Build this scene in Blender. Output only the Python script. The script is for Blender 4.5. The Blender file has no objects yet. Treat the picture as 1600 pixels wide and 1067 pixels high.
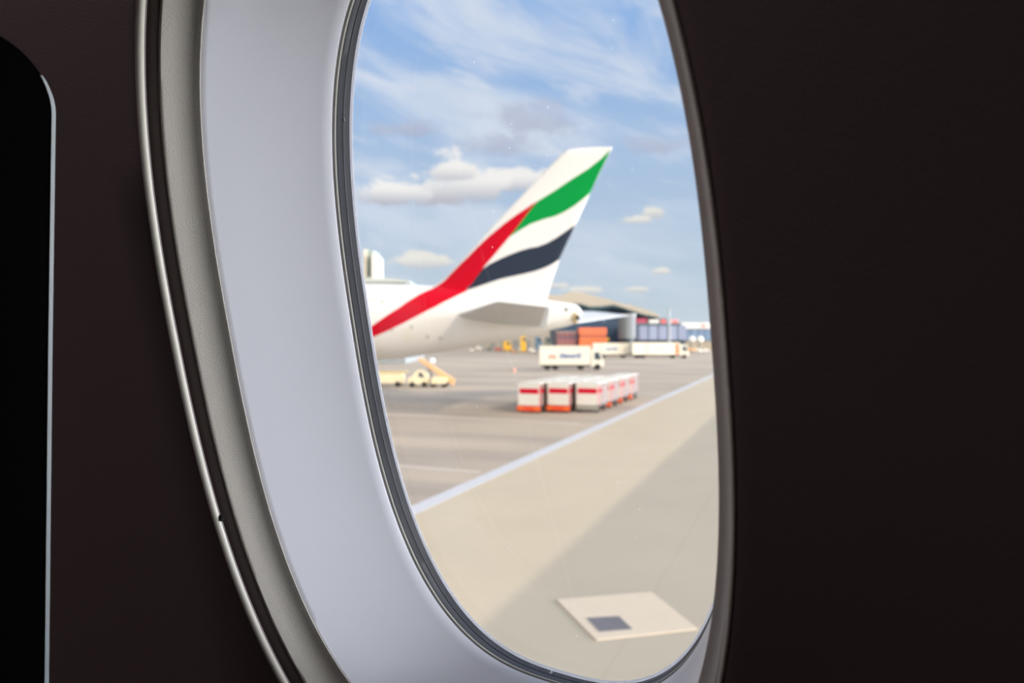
import bpy, bmesh, math, random
from mathutils import Vector, Matrix
from mathutils.geometry import delaunay_2d_cdt
random.seed(7)
PI = math.pi
S = bpy.context.scene
COL = S.collection
F = 1200.0                      # focal length in pixels of the 1600 px frame
H = 5.5                         # eye height above the apron
CX, CY = 800.0, 533.5
PITCH = -math.atan(12.5 / F)

# ------------------------------------------------------------------ camera
cam = bpy.data.cameras.new('camera')
camo = bpy.data.objects.new('camera', cam); COL.objects.link(camo)
camo.location = (0, 0, H); camo.rotation_euler = (PI / 2 + PITCH, 0, 0)
cam.sensor_width = 36; cam.lens = F / 1600 * 36
cam.clip_start = 0.01; cam.clip_end = 5000
cam.dof.use_dof = True; cam.dof.focus_distance = 0.52; cam.dof.aperture_fstop = 9.0
S.camera = camo
R3 = camo.rotation_euler.to_matrix()
CAMP = Vector((0, 0, H))
def cam2w(v):                   # camera frame (x right, y down, z forward) to world
    return CAMP + R3 @ Vector((v[0], -v[1], -v[2]))
def ray(px, py): return R3 @ Vector(((px - CX) / F, (CY - py) / F, -1))
def P(px, py, D):               # point on the sight line at forward distance D
    r = ray(px, py); return CAMP + r * (D / r.y)
def G(px, py):
    r = ray(px, py); return CAMP + r * (-H / r.z)

# ------------------------------------------------------------------ view
S.view_settings.view_transform = 'Standard'; S.view_settings.look = 'None'
S.view_settings.exposure = 0; S.view_settings.gamma = 1
S.view_settings.use_curve_mapping = False
S.cycles.max_bounces = 10; S.cycles.transparent_max_bounces = 16
S.cycles.caustics_reflective = False; S.cycles.caustics_refractive = False

# ------------------------------------------------------------------ helpers
def s2l(c):
    return tuple(((x / 255) / 12.92 if x / 255 <= .04045 else ((x / 255 + .055) / 1.055) ** 2.4) for x in c)
MATS = {}
def mat(name, rgb, rough=.6, var=.0, scale=8, metal=0, bump=0, bscale=200, spec=.5, var_col=None):
    if name in MATS: return MATS[name]
    m = bpy.data.materials.new(name); m.use_nodes = True; nt = m.node_tree
    b = nt.nodes['Principled BSDF']; c = (*s2l(rgb), 1)
    b.inputs['Base Color'].default_value = c; b.inputs['Roughness'].default_value = rough
    b.inputs['Metallic'].default_value = metal; b.inputs['Specular IOR Level'].default_value = spec
    tc = nt.nodes.new('ShaderNodeTexCoord')
    if var:
        n = nt.nodes.new('ShaderNodeTexNoise'); n.inputs['Scale'].default_value = scale; n.inputs['Detail'].default_value = 5
        nt.links.new(tc.outputs['Object'], n.inputs['Vector'])
        mx = nt.nodes.new('ShaderNodeMix'); mx.data_type = 'RGBA'
        k = 1 - var
        mx.inputs[6].default_value = c
        mx.inputs[7].default_value = (*s2l(var_col), 1) if var_col else (c[0] * k, c[1] * k, c[2] * k, 1)
        nt.links.new(n.outputs['Fac'], mx.inputs[0]); nt.links.new(mx.outputs[2], b.inputs['Base Color'])
    if bump:
        n = nt.nodes.new('ShaderNodeTexNoise'); n.inputs['Scale'].default_value = bscale; n.inputs['Detail'].default_value = 2
        nt.links.new(tc.outputs['Object'], n.inputs['Vector'])
        bp = nt.nodes.new('ShaderNodeBump'); bp.inputs['Strength'].default_value = bump; bp.inputs['Distance'].default_value = .001
        nt.links.new(n.outputs['Fac'], bp.inputs['Height']); nt.links.new(bp.outputs['Normal'], b.inputs['Normal'])
    MATS[name] = m; return m

def link_mesh(name, me, m, parent=None, loc=None, smooth=False):
    o = bpy.data.objects.new(name, me); COL.objects.link(o)
    for mm in (m if isinstance(m, (list, tuple)) else [m]): me.materials.append(mm)
    if smooth:
        for p in me.polygons: p.use_smooth = True
    if parent is not None: o.parent = parent
    if loc is not None: o.location = loc
    return o
def raw(name, verts, faces, m, parent=None, smooth=False, mi=None, loc=None):
    me = bpy.data.meshes.new(name); me.from_pydata([tuple(v) for v in verts], [], faces)
    if mi:
        for p, i in zip(me.polygons, mi): p.material_index = i
    me.update(); return link_mesh(name, me, m, parent, loc, smooth)
def bmobj(name, bm, m, parent=None, smooth=False, bevel=0, loc=None, seg=2):
    if bevel:
        bmesh.ops.bevel(bm, geom=list(bm.edges), offset=bevel, segments=seg, affect='EDGES', profile=.5, clamp_overlap=True)
    bmesh.ops.recalc_face_normals(bm, faces=bm.faces)
    me = bpy.data.meshes.new(name); bm.to_mesh(me); bm.free()
    o = link_mesh(name, me, m, parent, loc, smooth)
    return o
def add_box(bm, x0, x1, y0, y1, z0, z1):
    r = bmesh.ops.create_cube(bm, size=1)
    for v in r['verts']:
        v.co = Vector(((x0 + x1) / 2 + v.co.x * (x1 - x0), (y0 + y1) / 2 + v.co.y * (y1 - y0), (z0 + z1) / 2 + v.co.z * (z1 - z0)))
    return r['verts']
def box(name, x0, x1, y0, y1, z0, z1, m, parent=None, bevel=.02):
    bm = bmesh.new(); add_box(bm, x0, x1, y0, y1, z0, z1)
    return bmobj(name, bm, m, parent, bevel=bevel)
def add_cyl(bm, p0, p1, r0, r1=None, n=20):
    p0, p1 = Vector(p0), Vector(p1); r1 = r0 if r1 is None else r1
    d = (p1 - p0); q = d.to_track_quat('Z', 'Y').to_matrix().to_4x4()
    bmesh.ops.create_cone(bm, cap_ends=True, segments=n, radius1=max(r0, 1e-4), radius2=max(r1, 1e-4), depth=d.length,
                          matrix=Matrix.Translation((p0 + p1) / 2) @ q)
def prism(name, poly, y0, y1, m, parent=None, bevel=.02):     # outline in x,z extruded along y
    n = len(poly); vs = [(x, y0, z) for x, z in poly] + [(x, y1, z) for x, z in poly]
    fs = [tuple(range(n)), tuple(range(2 * n - 1, n - 1, -1))] + [(i, i + n, (i + 1) % n + n, (i + 1) % n) for i in range(n)]
    bm = bmesh.new(); bv = [bm.verts.new(v) for v in vs]
    for f in fs: bm.faces.new([bv[i] for i in f])
    return bmobj(name, bm, m, parent, bevel=bevel)
def empty(name, loc, rz=0):
    o = bpy.data.objects.new(name, None); COL.objects.link(o); o.location = loc; o.rotation_euler = (0, 0, rz)
    o.empty_display_size = .2; return o
def tag(o, label=None, cat=None, group=None, kind=None):
    if label: o['label'] = label
    if cat: o['category'] = cat
    if group: o['group'] = group
    if kind: o['kind'] = kind
    return o
def copy_tree(o, parent=None):
    c = o.copy(); COL.objects.link(c); c.parent = parent
    for ch in list(o.children): copy_tree(ch, c)
    return c

# ================================================================== WINDOW
# centre, rotation and loops of the window in the camera frame (metres)
Q = [-0.0007, -0.0192, 0.4614, 0.6107, 0.214, 0.004]
def rotm(y, p, r):
    return Matrix(((math.cos(y), 0, math.sin(y)), (0, 1, 0), (-math.sin(y), 0, math.cos(y)))) @ \
        Matrix(((1, 0, 0), (0, math.cos(p), -math.sin(p)), (0, math.sin(p), math.cos(p)))) @ \
        Matrix(((math.cos(r), -math.sin(r), 0), (math.sin(r), math.cos(r), 0), (0, 0, 1)))
RW = rotm(*Q[3:])
WC = Vector(Q[:3])
def win(u, v, w): return cam2w(RW @ Vector((u, v, w)) + WC)      # v points down, w points outdoors
LOOPS = [(.1705, .2764, -.1164, 2.432, 0, 0), (.1563, .2568, -.0856, 2.616, 0, 0),
         (.1313, .2337, -.0116, 2.646, .0065, .0059), (.1279, .2350, 0, 2.646, .0065, .0059)]
NL = 288
def row(s, e=0, dw=0):
    i = min(int(s), 2); t = s - i
    a = [x + (y - x) * t for x, y in zip(LOOPS[i], LOOPS[i + 1])]
    return (a[0] + e, a[1] + e, a[2] + dw, a[3], a[4], a[5])
def ring_pts(r):
    a, b, w, n, ox, oy = r; out = []
    for k in range(NL):
        t = 2 * PI * k / NL; c, s = math.cos(t), math.sin(t)
        out.append(win(ox + a * math.copysign(abs(c) ** (2 / n), c), oy + b * math.copysign(abs(s) ** (2 / n), s), w))
    return out
def sweep(name, rows, m, parent=None, closed=True, smooth=True):
    vs = []
    for r in rows: vs += ring_pts(r)
    fs = []; nr = len(rows)
    for i in range(nr if closed else nr - 1):
        j = (i + 1) % nr
        for k in range(NL):
            k2 = (k + 1) % NL
            fs.append((i * NL + k, i * NL + k2, j * NL + k2, j * NL + k))
    o = raw(name, vs, fs, m, parent, smooth=smooth)
    bm = bmesh.new(); bm.from_mesh(o.data); bmesh.ops.recalc_face_normals(bm, faces=bm.faces)
    for e in bm.edges:
        if len(e.link_faces) == 2 and e.calc_face_angle(0) > math.radians(38): e.smooth = False
    bm.to_mesh(o.data); bm.free()
    return o
M_wall = mat('cabin_panel_plastic', (122, 110, 108), .55, bump=.25, bscale=900)
M_bezel = mat('textured_bezel_plastic', (212, 206, 194), .85, bump=.35, bscale=1500, spec=.15)
M_reveal = mat('smooth_reveal_plastic', (232, 233, 238), .35)
M_rubber = mat('dark_rubber', (86, 88, 93), .45, var=.35, scale=60)
M_gap = mat('brown_gap_shade', (64, 53, 47), .7)
M_black = mat('black_gap', (12, 11, 11), .8)
M_trim = mat('beige_trim_ring', (178, 176, 165), .5)
M_edge = mat('pane_edge_white', (240, 240, 245), .3)

# cabin side wall with its opening and rounded lip
NB = win(0, 0, 0)
nout = (win(0, 0, 1) - win(0, 0, 0)).normalized()
th = Vector((nout.y, -nout.x, 0)).normalized()        # horizontal, to the right along the wall
nh = Vector((nout.x, nout.y, 0)).normalized()
rows_wall = [row(0, .020, .0062), row(0, .0022, .0062), row(0, .0006, .0056), row(0, 0, .0044), row(0, .0001, .0036), row(0, .0006, .0026),
             row(0, .0016, .0016), row(0, .0032, .0008), row(0, .0055, .0002), row(0, .0085, 0), row(0, .05, 0)]
vs = []
for r in rows_wall: vs += ring_pts(r)
W_IN = LOOPS[0][2]
for w_, big in ((W_IN, 1),):
    for k in range(NL):
        t = 2 * PI * k / NL; c, s = math.cos(t), math.sin(t)
        q = 1 / max(abs(c) / 2.6, abs(s) / 1.45)
        vs.append(win(c * q, s * q, w_))
fs = []
for i in range(len(rows_wall)):
    for k in range(NL):
        k2 = (k + 1) % NL
        fs.append((i * NL + k, i * NL + k2, (i + 1) * NL + k2, (i + 1) * NL + k))
wall = raw('wall_front', vs, fs, M_wall, smooth=True); tag(wall, kind='structure')
bm = bmesh.new(); bm.from_mesh(wall.data); bmesh.ops.recalc_face_normals(bm, faces=bm.faces); bm.to_mesh(wall.data); bm.free()

w1 = empty('window_1', win(0, 0, 0)); tag(w1, kind='structure')
bpy.context.view_layer.update()
def to_win(o):
    o.parent = w1; o.matrix_parent_inverse = Matrix.Translation(w1.location).inverted(); return o
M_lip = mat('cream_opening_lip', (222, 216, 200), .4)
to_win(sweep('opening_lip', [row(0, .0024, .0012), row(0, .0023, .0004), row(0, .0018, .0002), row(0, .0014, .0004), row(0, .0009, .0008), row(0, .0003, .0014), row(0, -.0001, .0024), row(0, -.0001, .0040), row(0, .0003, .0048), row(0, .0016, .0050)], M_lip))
to_win(sweep('shaded_gap', [row(.03, .0105, .008), row(.11, .0062, .001), row(.20, .0040), row(.29, .0034), row(.40, .0028), row(.40, .012), row(.03, .014, .010)], M_gap))  # groove band, its dark brown stands in for the shade in the gap
to_win(sweep('window_bezel', [row(.375, .0042), row(.385, .0024), row(.40, .0018), row(.44, .0018), row(.6, .0027), row(.8, .0026), row(.93, .0010),
                              row(.965, -.0007), row(.985, -.0009), row(1.0, -.0004), row(1.004, .001), row(1.004, .006), row(.5, .009), row(.375, .008)], M_bezel))
to_win(sweep('window_reveal', [row(1.004, .0012), row(1.015, .0004), row(1.05, .0006), row(1.25, .0022), row(1.5, .0030), row(1.75, .0022), row(1.9, .0009), row(1.975, 0),
                               row(1.988, .0003), row(1.992, .0012), row(1.992, .005), row(1.5, .009), row(1.004, .006)], M_reveal))
to_win(sweep('shadow_gap', [row(1.985, .0045), row(1.99, .0022), row(2.03, .0022), row(2.05, .0045)], M_black))
to_win(sweep('trim_ring', [row(2.02, .0022), row(2.03, .0004), row(2.05, 0), row(2.15, 0), row(2.17, .0005), row(2.19, .004), row(2.02, .004)], M_trim))
to_win(sweep('rubber_gasket', [row(2.16, .0010), row(2.19, .0002), row(2.23, 0), row(2.55, .0004), row(2.60, .0000), row(2.66, .0004), row(2.95, 0), row(2.99, .0003), row(3.0, .004), row(2.16, .005)], M_rubber))
to_win(sweep('pane_edge', [row(3, .003, -.0002), row(3, -.0002, -.0002), row(3, -.0009, 0), row(3, -.0012, .0004), row(3, -.0012, .0012), row(3, .003, .0022)], M_edge))
ep = M_edge.node_tree; pb = ep.nodes['Principled BSDF']; tl_ = ep.nodes.new('ShaderNodeBsdfTranslucent'); tl_.inputs[0].default_value = (.95, .95, .97, 1)
ms = ep.nodes.new('ShaderNodeMixShader'); ms.inputs[0].default_value = .6; ep.links.new(pb.outputs[0], ms.inputs[1]); ep.links.new(tl_.outputs[0], ms.inputs[2]); ep.links.new(ms.outputs[0], ep.nodes['Material Output'].inputs[0])
# pane
pv = ring_pts(row(3, .002, .0008)) + ring_pts(row(3, .002, .0018))
pf = [tuple(range(NL)), tuple(range(2 * NL - 1, NL - 1, -1))] + [(k, NL + k, NL + (k + 1) % NL, (k + 1) % NL) for k in range(NL)]
gm = bpy.data.materials.new('window_pane_glass'); gm.use_nodes = True; nt = gm.node_tree; nt.nodes.clear()
out = nt.nodes.new('ShaderNodeOutputMaterial'); tr = nt.nodes.new('ShaderNodeBsdfTransparent'); tr.inputs[0].default_value = (.985, .985, .985, 1)
gl = nt.nodes.new('ShaderNodeBsdfGlossy'); gl.inputs['Roughness'].default_value = .02
ge_ = nt.nodes.new('ShaderNodeNewGeometry'); dt = nt.nodes.new('ShaderNodeVectorMath'); dt.operation = 'DOT_PRODUCT'
nt.links.new(ge_.outputs['Normal'], dt.inputs[0]); nt.links.new(ge_.outputs['Incoming'], dt.inputs[1])
def pm(op, a, b=0):
    n_ = nt.nodes.new('ShaderNodeMath'); n_.operation = op
    for i_, x_ in enumerate((a, b)):
        if hasattr(x_, 'is_linked'): nt.links.new(x_, n_.inputs[i_])
        else: n_.inputs[i_].default_value = x_
    return n_
fr = pm('ADD', .02, pm('MULTIPLY', .9, pm('POWER', pm('SUBTRACT', 1, pm('ABSOLUTE', dt.outputs['Value']).outputs[0]).outputs[0], 5).outputs[0]).outputs[0])
mx = nt.nodes.new('ShaderNodeMixShader'); nt.links.new(fr.outputs[0], mx.inputs[0]); nt.links.new(tr.outputs[0], mx.inputs[1]); nt.links.new(gl.outputs[0], mx.inputs[2])
tc = nt.nodes.new('ShaderNodeTexCoord'); vo = nt.nodes.new('ShaderNodeTexVoronoi'); vo.inputs['Scale'].default_value = 95; nt.links.new(tc.outputs['Object'], vo.inputs['Vector'])
cmpn = nt.nodes.new('ShaderNodeMath'); cmpn.operation = 'LESS_THAN'; cmpn.inputs[1].default_value = .055; nt.links.new(vo.outputs['Distance'], cmpn.inputs[0])
sp = nt.nodes.new('ShaderNodeSeparateColor'); nt.links.new(vo.outputs['Color'], sp.inputs[0])
c2 = nt.nodes.new('ShaderNodeMath'); c2.operation = 'GREATER_THAN'; c2.inputs[1].default_value = .8; nt.links.new(sp.outputs[0], c2.inputs[0])
mu = nt.nodes.new('ShaderNodeMath'); mu.operation = 'MULTIPLY'; nt.links.new(cmpn.outputs[0], mu.inputs[0]); nt.links.new(c2.outputs[0], mu.inputs[1])
mu2 = nt.nodes.new('ShaderNodeMath'); mu2.operation = 'MULTIPLY'; mu2.inputs[1].default_value = .22; nt.links.new(mu.outputs[0], mu2.inputs[0])
tl = nt.nodes.new('ShaderNodeBsdfTranslucent'); tl.inputs[0].default_value = (.9, .9, .9, 1)
mx2 = nt.nodes.new('ShaderNodeMixShader'); nt.links.new(mu2.outputs[0], mx2.inputs[0]); nt.links.new(mx.outputs[0], mx2.inputs[1]); nt.links.new(tl.outputs[0], mx2.inputs[2])
nt.links.new(mx2.outputs[0], out.inputs[0])
to_win(raw('pane', pv, pf, gm))
# two small marks on the gasket: a scuff near the top left and a stop pin at the bottom
def on_ring(px, py, s, e):
    best = None
    for q in ring_pts(row(s, e)):
        d = (q - CAMP); c = R3.inverted() @ d; X = CX + F * c.x / -c.z; Y = CY - F * c.y / -c.z
        dd = (X - px) ** 2 + (Y - py) ** 2
        if best is None or dd < best[0]: best = (dd, q)
    return best[1]
bm = bmesh.new(); q0 = on_ring(862, 1062, 2.7, -.0004); add_cyl(bm, q0 + Vector((-.0006, 0, -.0008)), q0 + Vector((.0008, 0, .0008)), .0007, n=10)
to_win(bmobj('stop_pin', bm, M_edge))
bm = bmesh.new(); q0 = on_ring(537, 183, 2.6, -.0001); add_cyl(bm, q0 + Vector((-.0004, 0, .0015)), q0 + Vector((.0006, 0, -.0015)), .0003, n=8)
to_win(bmobj('scuff_mark', bm, M_trim))
bm = bmesh.new(); q0 = on_ring(344, 804, .16, .004); add_cyl(bm, q0 + Vector((-.002, 0, .0025)), q0 + Vector((.003, -.002, -.0005)), .0016, n=8)
to_win(bmobj('seal_tab', bm, M_black))

# ------------------------------------------------------------------ rest of the cabin (dark, closes off the sky)
M_cab = mat('dark_cabin_lining', (30, 27, 27), .9, spec=.1)
M_carpet = mat('dark_cabin_carpet', (22, 20, 22), .95, var=.3, scale=300)
ZF, ZC = H - 1.15, H + 1.05
wc = win(0, 0, W_IN)
def wall_at(s, z):       # point on the side wall plane at horizontal position s and height z
    base = wc + th * s
    k = (z - base.z)
    return base + Vector((0, 0, k)) - nh * (k * nout.z / math.hypot(nout.x, nout.y))
def slab(name, pts, m, thick, dirv):
    n = len(pts); vs = list(pts) + [p + dirv * thick for p in pts]
    fs = [tuple(range(n)), tuple(range(2 * n - 1, n - 1, -1))] + [(i, i + n, (i + 1) % n + n, (i + 1) % n) for i in range(n)]
    o = raw(name, vs, fs, m); tag(o, kind='structure'); return o
SL, SR, DEP = -2.2, 2.0, 3.2
fl = [wall_at(SL, ZF), wall_at(SR, ZF), wall_at(SR, ZF) - nh * DEP, wall_at(SL, ZF) - nh * DEP]
cl = [wall_at(SL, ZC), wall_at(SR, ZC), fl[2] + Vector((0, 0, ZC - ZF)), fl[3] + Vector((0, 0, ZC - ZF))]
slab('floor', fl, M_carpet, .05, Vector((0, 0, -1)))
slab('ceiling', cl, M_cab, .05, Vector((0, 0, 1)))
slab('wall_left', [fl[0], fl[3], cl[3], cl[0]], M_cab, .05, -th)
slab('wall_right', [fl[1], fl[2], cl[2], cl[1]], M_cab, .05, th)
slab('wall_rear', [fl[2], fl[3], cl[3], cl[2]], M_cab, .05, -nh)
# dim mood light running along the ceiling
em = bpy.data.materials.new('mood_light'); em.use_nodes = True; nt = em.node_tree; nt.nodes.clear()
o_ = nt.nodes.new('ShaderNodeOutputMaterial'); e_ = nt.nodes.new('ShaderNodeEmission'); e_.inputs[0].default_value = (1, .76, .82, 1); e_.inputs[1].default_value = 2.7
nt.links.new(e_.outputs[0], o_.inputs[0])
lc = (cl[0] + cl[1] + cl[2] + cl[3]) / 4
lp = [lc + th * a - nh * b + Vector((0, 0, -.002)) for a, b in ((-2.0, -.6), (-.1, -.6), (-.1, -.1), (-2.0, -.1))]
lt = raw('ceiling_light', lp + [p - Vector((0, 0, .03)) for p in lp], [(0, 1, 2, 3), (7, 6, 5, 4), (0, 4, 5, 1), (1, 5, 6, 2), (2, 6, 7, 3), (3, 7, 4, 0)], em)
tag(lt, 'dim pink mood light strip running along the dark cabin ceiling', 'light')

# seat whose dark back edges the left of the view
seat = empty('airline_seat', (0, 0, ZF)); tag(seat, 'black airline seat back with a grey lit edge left of the window', 'seat')
sp0 = cam2w((-.596 * .40, 0, .40)); sp0.z = 0
seat.location = (sp0.x, sp0.y, ZF)
seat.rotation_euler.z = math.atan2(th.y, th.x)        # local x = along wall (right), y = outwards
M_seat = mat('black_seat_fabric', (3, 3, 4), 1, bump=.3, bscale=500, spec=.05)
M_seat2 = mat('pale_edge_highlight', (190, 196, 196), .5)
zt = 5.648 - ZF; zl = .42
prof = []
R_ = .034
def eo(z): return -.016 * max(0, (5.64 - ZF) - z)    # the edge leans inwards further down
for z in (zl, .6, .8, 1.0, 1.15): prof.append((eo(z), z))
for k in range(0, 17):
    t = k / 16 * PI / 2; prof.append((-R_ + R_ * math.cos(t), zt - R_ + R_ * math.sin(t)))
inner = [(-.46 + .04 - .04 * math.sin(t), zt - .04 + .04 * math.cos(t)) for t in [k / 6 * PI / 2 for k in range(7)]] + [(-.46, zl)]
poly = prof + inner
n = len(poly)
def yz_prism(name, poly, x0, x1, m, parent, bevel):
    n = len(poly); bm = bmesh.new()
    a = [bm.verts.new((x0, y, z)) for y, z in poly]; b = [bm.verts.new((x1, y, z)) for y, z in poly]
    bm.faces.new(a); bm.faces.new(b[::-1])
    for i in range(n): bm.faces.new((a[i], b[i], b[(i + 1) % n], a[(i + 1) % n]))
    return bmobj(name, bm, m, parent, bevel=bevel)
yz_prism('seat_back', poly, -.045, 0, M_seat, seat, .004)
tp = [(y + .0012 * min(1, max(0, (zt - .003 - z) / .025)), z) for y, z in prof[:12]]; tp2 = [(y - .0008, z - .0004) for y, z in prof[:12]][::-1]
yz_prism('edge_highlight', tp + tp2, -.0015, .0006, M_seat2, seat, .0008)  # pale strip paints the window light along the seat edge
box('seat_cushion', -.62, -.10, -.46, -.01, .36, .48, M_seat, seat, .03)
box('armrest', -.5, -.06, -.52, -.465, .58, .63, M_seat, seat, .015)
for yy in (-.40, -.08):
    for xx in (-.55, -.15): box('seat_leg', xx - .02, xx + .02, yy - .015, yy + .015, 0, .37, mat('seat_metal', (90, 90, 92), .4, metal=.8), seat, .004)

# ================================================================== APRON
LD = Vector((28.46, 74.4, 0)).normalized()             # direction of the long white line
PD = Vector((-LD.y, LD.x, 0))                          # across it, away from us
PL = G(650, 795).dot(PD)
def ground_mat():
    m = bpy.data.materials.new('apron_concrete'); m.use_nodes = True; nt = m.node_tree; N = nt.nodes; L = nt.links
    b = N['Principled BSDF']; b.inputs['Roughness'].default_value = .85; b.inputs['Specular IOR Level'].default_value = .25
    ge = N.new('ShaderNodeNewGeometry')
    def vm(op, *a):
        n = N.new('ShaderNodeVectorMath'); n.operation = op
        for i, x in enumerate(a):
            if hasattr(x, 'is_linked'): L.new(x, n.inputs[i])
            else: n.inputs[i].default_value = x
        return n
    def mt(op, *a):
        n = N.new('ShaderNodeMath'); n.operation = op
        for i, x in enumerate(a):
            if hasattr(x, 'is_linked'): L.new(x, n.inputs[i])
            else: n.inputs[i].default_value = x
        return n.outputs[0]
    al = vm('DOT_PRODUCT', ge.outputs['Position'], tuple(LD)).outputs['Value']
    ac = vm('DOT_PRODUCT', ge.outputs['Position'], tuple(PD)).outputs['Value']
    cb = N.new('ShaderNodeCombineXYZ'); L.new(mt('MULTIPLY', al, .22), cb.inputs[0]); L.new(mt('MULTIPLY', ac, .045), cb.inputs[1])
    n1 = N.new('ShaderNodeTexNoise'); n1.inputs['Scale'].default_value = 1; n1.inputs['Detail'].default_value = 5; L.new(cb.outputs[0], n1.inputs['Vector'])
    n2 = N.new('ShaderNodeTexNoise'); n2.inputs['Scale'].default_value = .35; n2.inputs['Detail'].default_value = 6; L.new(ge.outputs['Position'], n2.inputs['Vector'])
    near = N.new('ShaderNodeMix'); near.data_type = 'RGBA'; near.inputs[6].default_value = (*s2l((203, 189, 165)), 1); near.inputs[7].default_value = (*s2l((190, 177, 154)), 1)
    far = N.new('ShaderNodeMix'); far.data_type = 'RGBA'; far.inputs[6].default_value = (*s2l((192, 177, 157)), 1); far.inputs[7].default_value = (*s2l((164, 152, 139)), 1)
    L.new(n2.outputs['Fac'], near.inputs[0])
    r = N.new('ShaderNodeMapRange'); r.inputs[1].default_value = .35; r.inputs[2].default_value = .65; L.new(n1.outputs['Fac'], r.inputs[0]); L.new(r.outputs[0], far.inputs[0])
    g = mt('GREATER_THAN', ac, PL)
    mx = N.new('ShaderNodeMix'); mx.data_type = 'RGBA'; L.new(g, mx.inputs[0]); L.new(near.outputs[2], mx.inputs[6]); L.new(far.outputs[2], mx.inputs[7])
    # slab joints every 6 m along and across
    ja = mt('LESS_THAN', mt('ABSOLUTE', mt('SUBTRACT', mt('FRACT', mt('DIVIDE', al, 6.)), .5)), .0035)
    jb = mt('LESS_THAN', mt('ABSOLUTE', mt('SUBTRACT', mt('FRACT', mt('DIVIDE', ac, 6.)), .5)), .0035)
    j = mt('MULTIPLY', mt('MAXIMUM', ja, jb), .10)
    m2 = N.new('ShaderNodeMix'); m2.data_type = 'RGBA'; L.new(j, m2.inputs[0]); L.new(mx.outputs[2], m2.inputs[6]); m2.inputs[7].default_value = (*s2l((110, 100, 90)), 1)
    L.new(m2.outputs[2], b.inputs['Base Color']); return m
gnd = raw('apron_ground', [(-900, -300, 0), (900, -300, 0), (900, 1500, 0), (-900, 1500, 0)], [(0, 1, 2, 3)], ground_mat()); tag(gnd, kind='structure')
M_paint = mat('worn_white_paint', (207, 207, 210), .6, var=.1, scale=1.2)
M_paint2 = mat('faded_white_paint', (214, 204, 192), .7, var=.15, scale=1.2)
def strip(name, a, b, w, m, z=.006):
    a, b = Vector(a), Vector(b); d = (b - a).normalized(); s = Vector((-d.y, d.x, 0)) * w / 2
    q = [a - s, b - s, b + s, a + s]; vs = [(p.x, p.y, 0) for p in q] + [(p.x, p.y, z) for p in q]
    o = raw(name, vs, [(0, 3, 2, 1), (4, 5, 6, 7), (0, 1, 5, 4), (1, 2, 6, 5), (2, 3, 7, 6), (3, 0, 4, 7)], m); tag(o, kind='structure'); return o
p0 = PD * PL
strip('painted_edge_line', p0 + LD * 2, p0 + LD * 300, .62, M_paint)
q1 = G(750, 737.5); q2 = G(620, 727.5); dd = (q2 - q1).normalized()
strip('painted_stand_line', q1 + dd * 0, q1 + dd * 40, .25, M_paint2, .005)
q1 = G(905, 662); q2 = G(610, 647); dd = (q2 - q1).normalized()
strip('painted_bay_line', q1, q1 + dd * 40, .35, M_paint2, .005)
# pit cover slab with its steel hatch
cs = [G(870, 938), G(1018, 926), G(1090, 984), G(932, 1001)]
hs = [G(917, 968), G(967, 965), G(988, 985), G(937, 989)]
pc = empty('pit_cover', sum(cs, Vector()) / 4); tag(pc, 'pale square concrete pit cover set in the shaded apron below the window', 'pit cover')
def plate(name, pts, z0, z1, m, parent):
    o0 = parent.location; vs = [(p.x - o0.x, p.y - o0.y, z0) for p in pts] + [(p.x - o0.x, p.y - o0.y, z1) for p in pts]
    return raw(name, vs, [(0, 1, 2, 3), (7, 6, 5, 4), (0, 4, 5, 1), (1, 5, 6, 2), (2, 6, 7, 3), (3, 7, 4, 0)], m, parent)
plate('concrete_slab', cs, 0, .025, mat('pale_new_concrete', (236, 216, 188), .8, var=.1, scale=2), pc)
hh = plate('hatch', hs, .02, .035, mat('blue_grey_hatch_steel', (122, 117, 118), .6), pc); hh['label'] = 'dark grey steel hatch'

# ================================================================== AIRLINER (parked, tail towards the right)
AFT = Vector((LD.y, -LD.x, 0)); SB = Vector((LD.x, LD.y, 0))       # aft, starboard
O0 = P(957, 230, 53.6); O0.z = 0
air = empty('airliner', O0, math.atan2(AFT.y, AFT.x))
tag(air, 'white airliner with red, green and black striped tail fin parked beyond the carts', 'airplane')
def pix2loc(px, py, y):                                            # local point on the vertical plane at lateral y (starboard +)
    r = ray(px, py); o = CAMP - O0 - SB * y
    t = -(o.x * SB.x + o.y * SB.y) / (r.x * SB.x + r.y * SB.y)
    p = CAMP + r * t - O0
    return p.dot(AFT), p.z
def interp(xs, ys):
    n = len(xs); ms = []
    for i in range(n):
        if i == 0: ms.append((ys[1] - ys[0]) / (xs[1] - xs[0]))
        elif i == n - 1: ms.append((ys[-1] - ys[-2]) / (xs[-1] - xs[-2]))
        else:
            d0 = (ys[i] - ys[i - 1]) / (xs[i] - xs[i - 1]); d1 = (ys[i + 1] - ys[i]) / (xs[i + 1] - xs[i])
            ms.append(0 if d0 * d1 <= 0 else 2 * d0 * d1 / (d0 + d1))
    def f(x):
        if x <= xs[0]: return ys[0]
        if x >= xs[-1]: return ys[-1]
        for i in range(n - 1):
            if x <= xs[i + 1]: break
        h = xs[i + 1] - xs[i]; t = (x - xs[i]) / h
        return (2 * t**3 - 3 * t**2 + 1) * ys[i] + (t**3 - 2 * t**2 + t) * h * ms[i] + (-2 * t**3 + 3 * t**2) * ys[i + 1] + (t**3 - t**2) * h * ms[i + 1]
    return f
tops = [(566, 443.5), (620, 444), (655, 445.5), (690, 447.5), (740, 452), (800, 460), (852, 468.5), (891, 474), (903, 477), (907, 483)]
bots = [(586, 562), (620, 560.5), (660, 555), (700, 548.5), (735, 542), (767, 536), (801, 528.5), (830, 522), (852, 517), (885, 510), (902, 502), (907, 495)]
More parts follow.
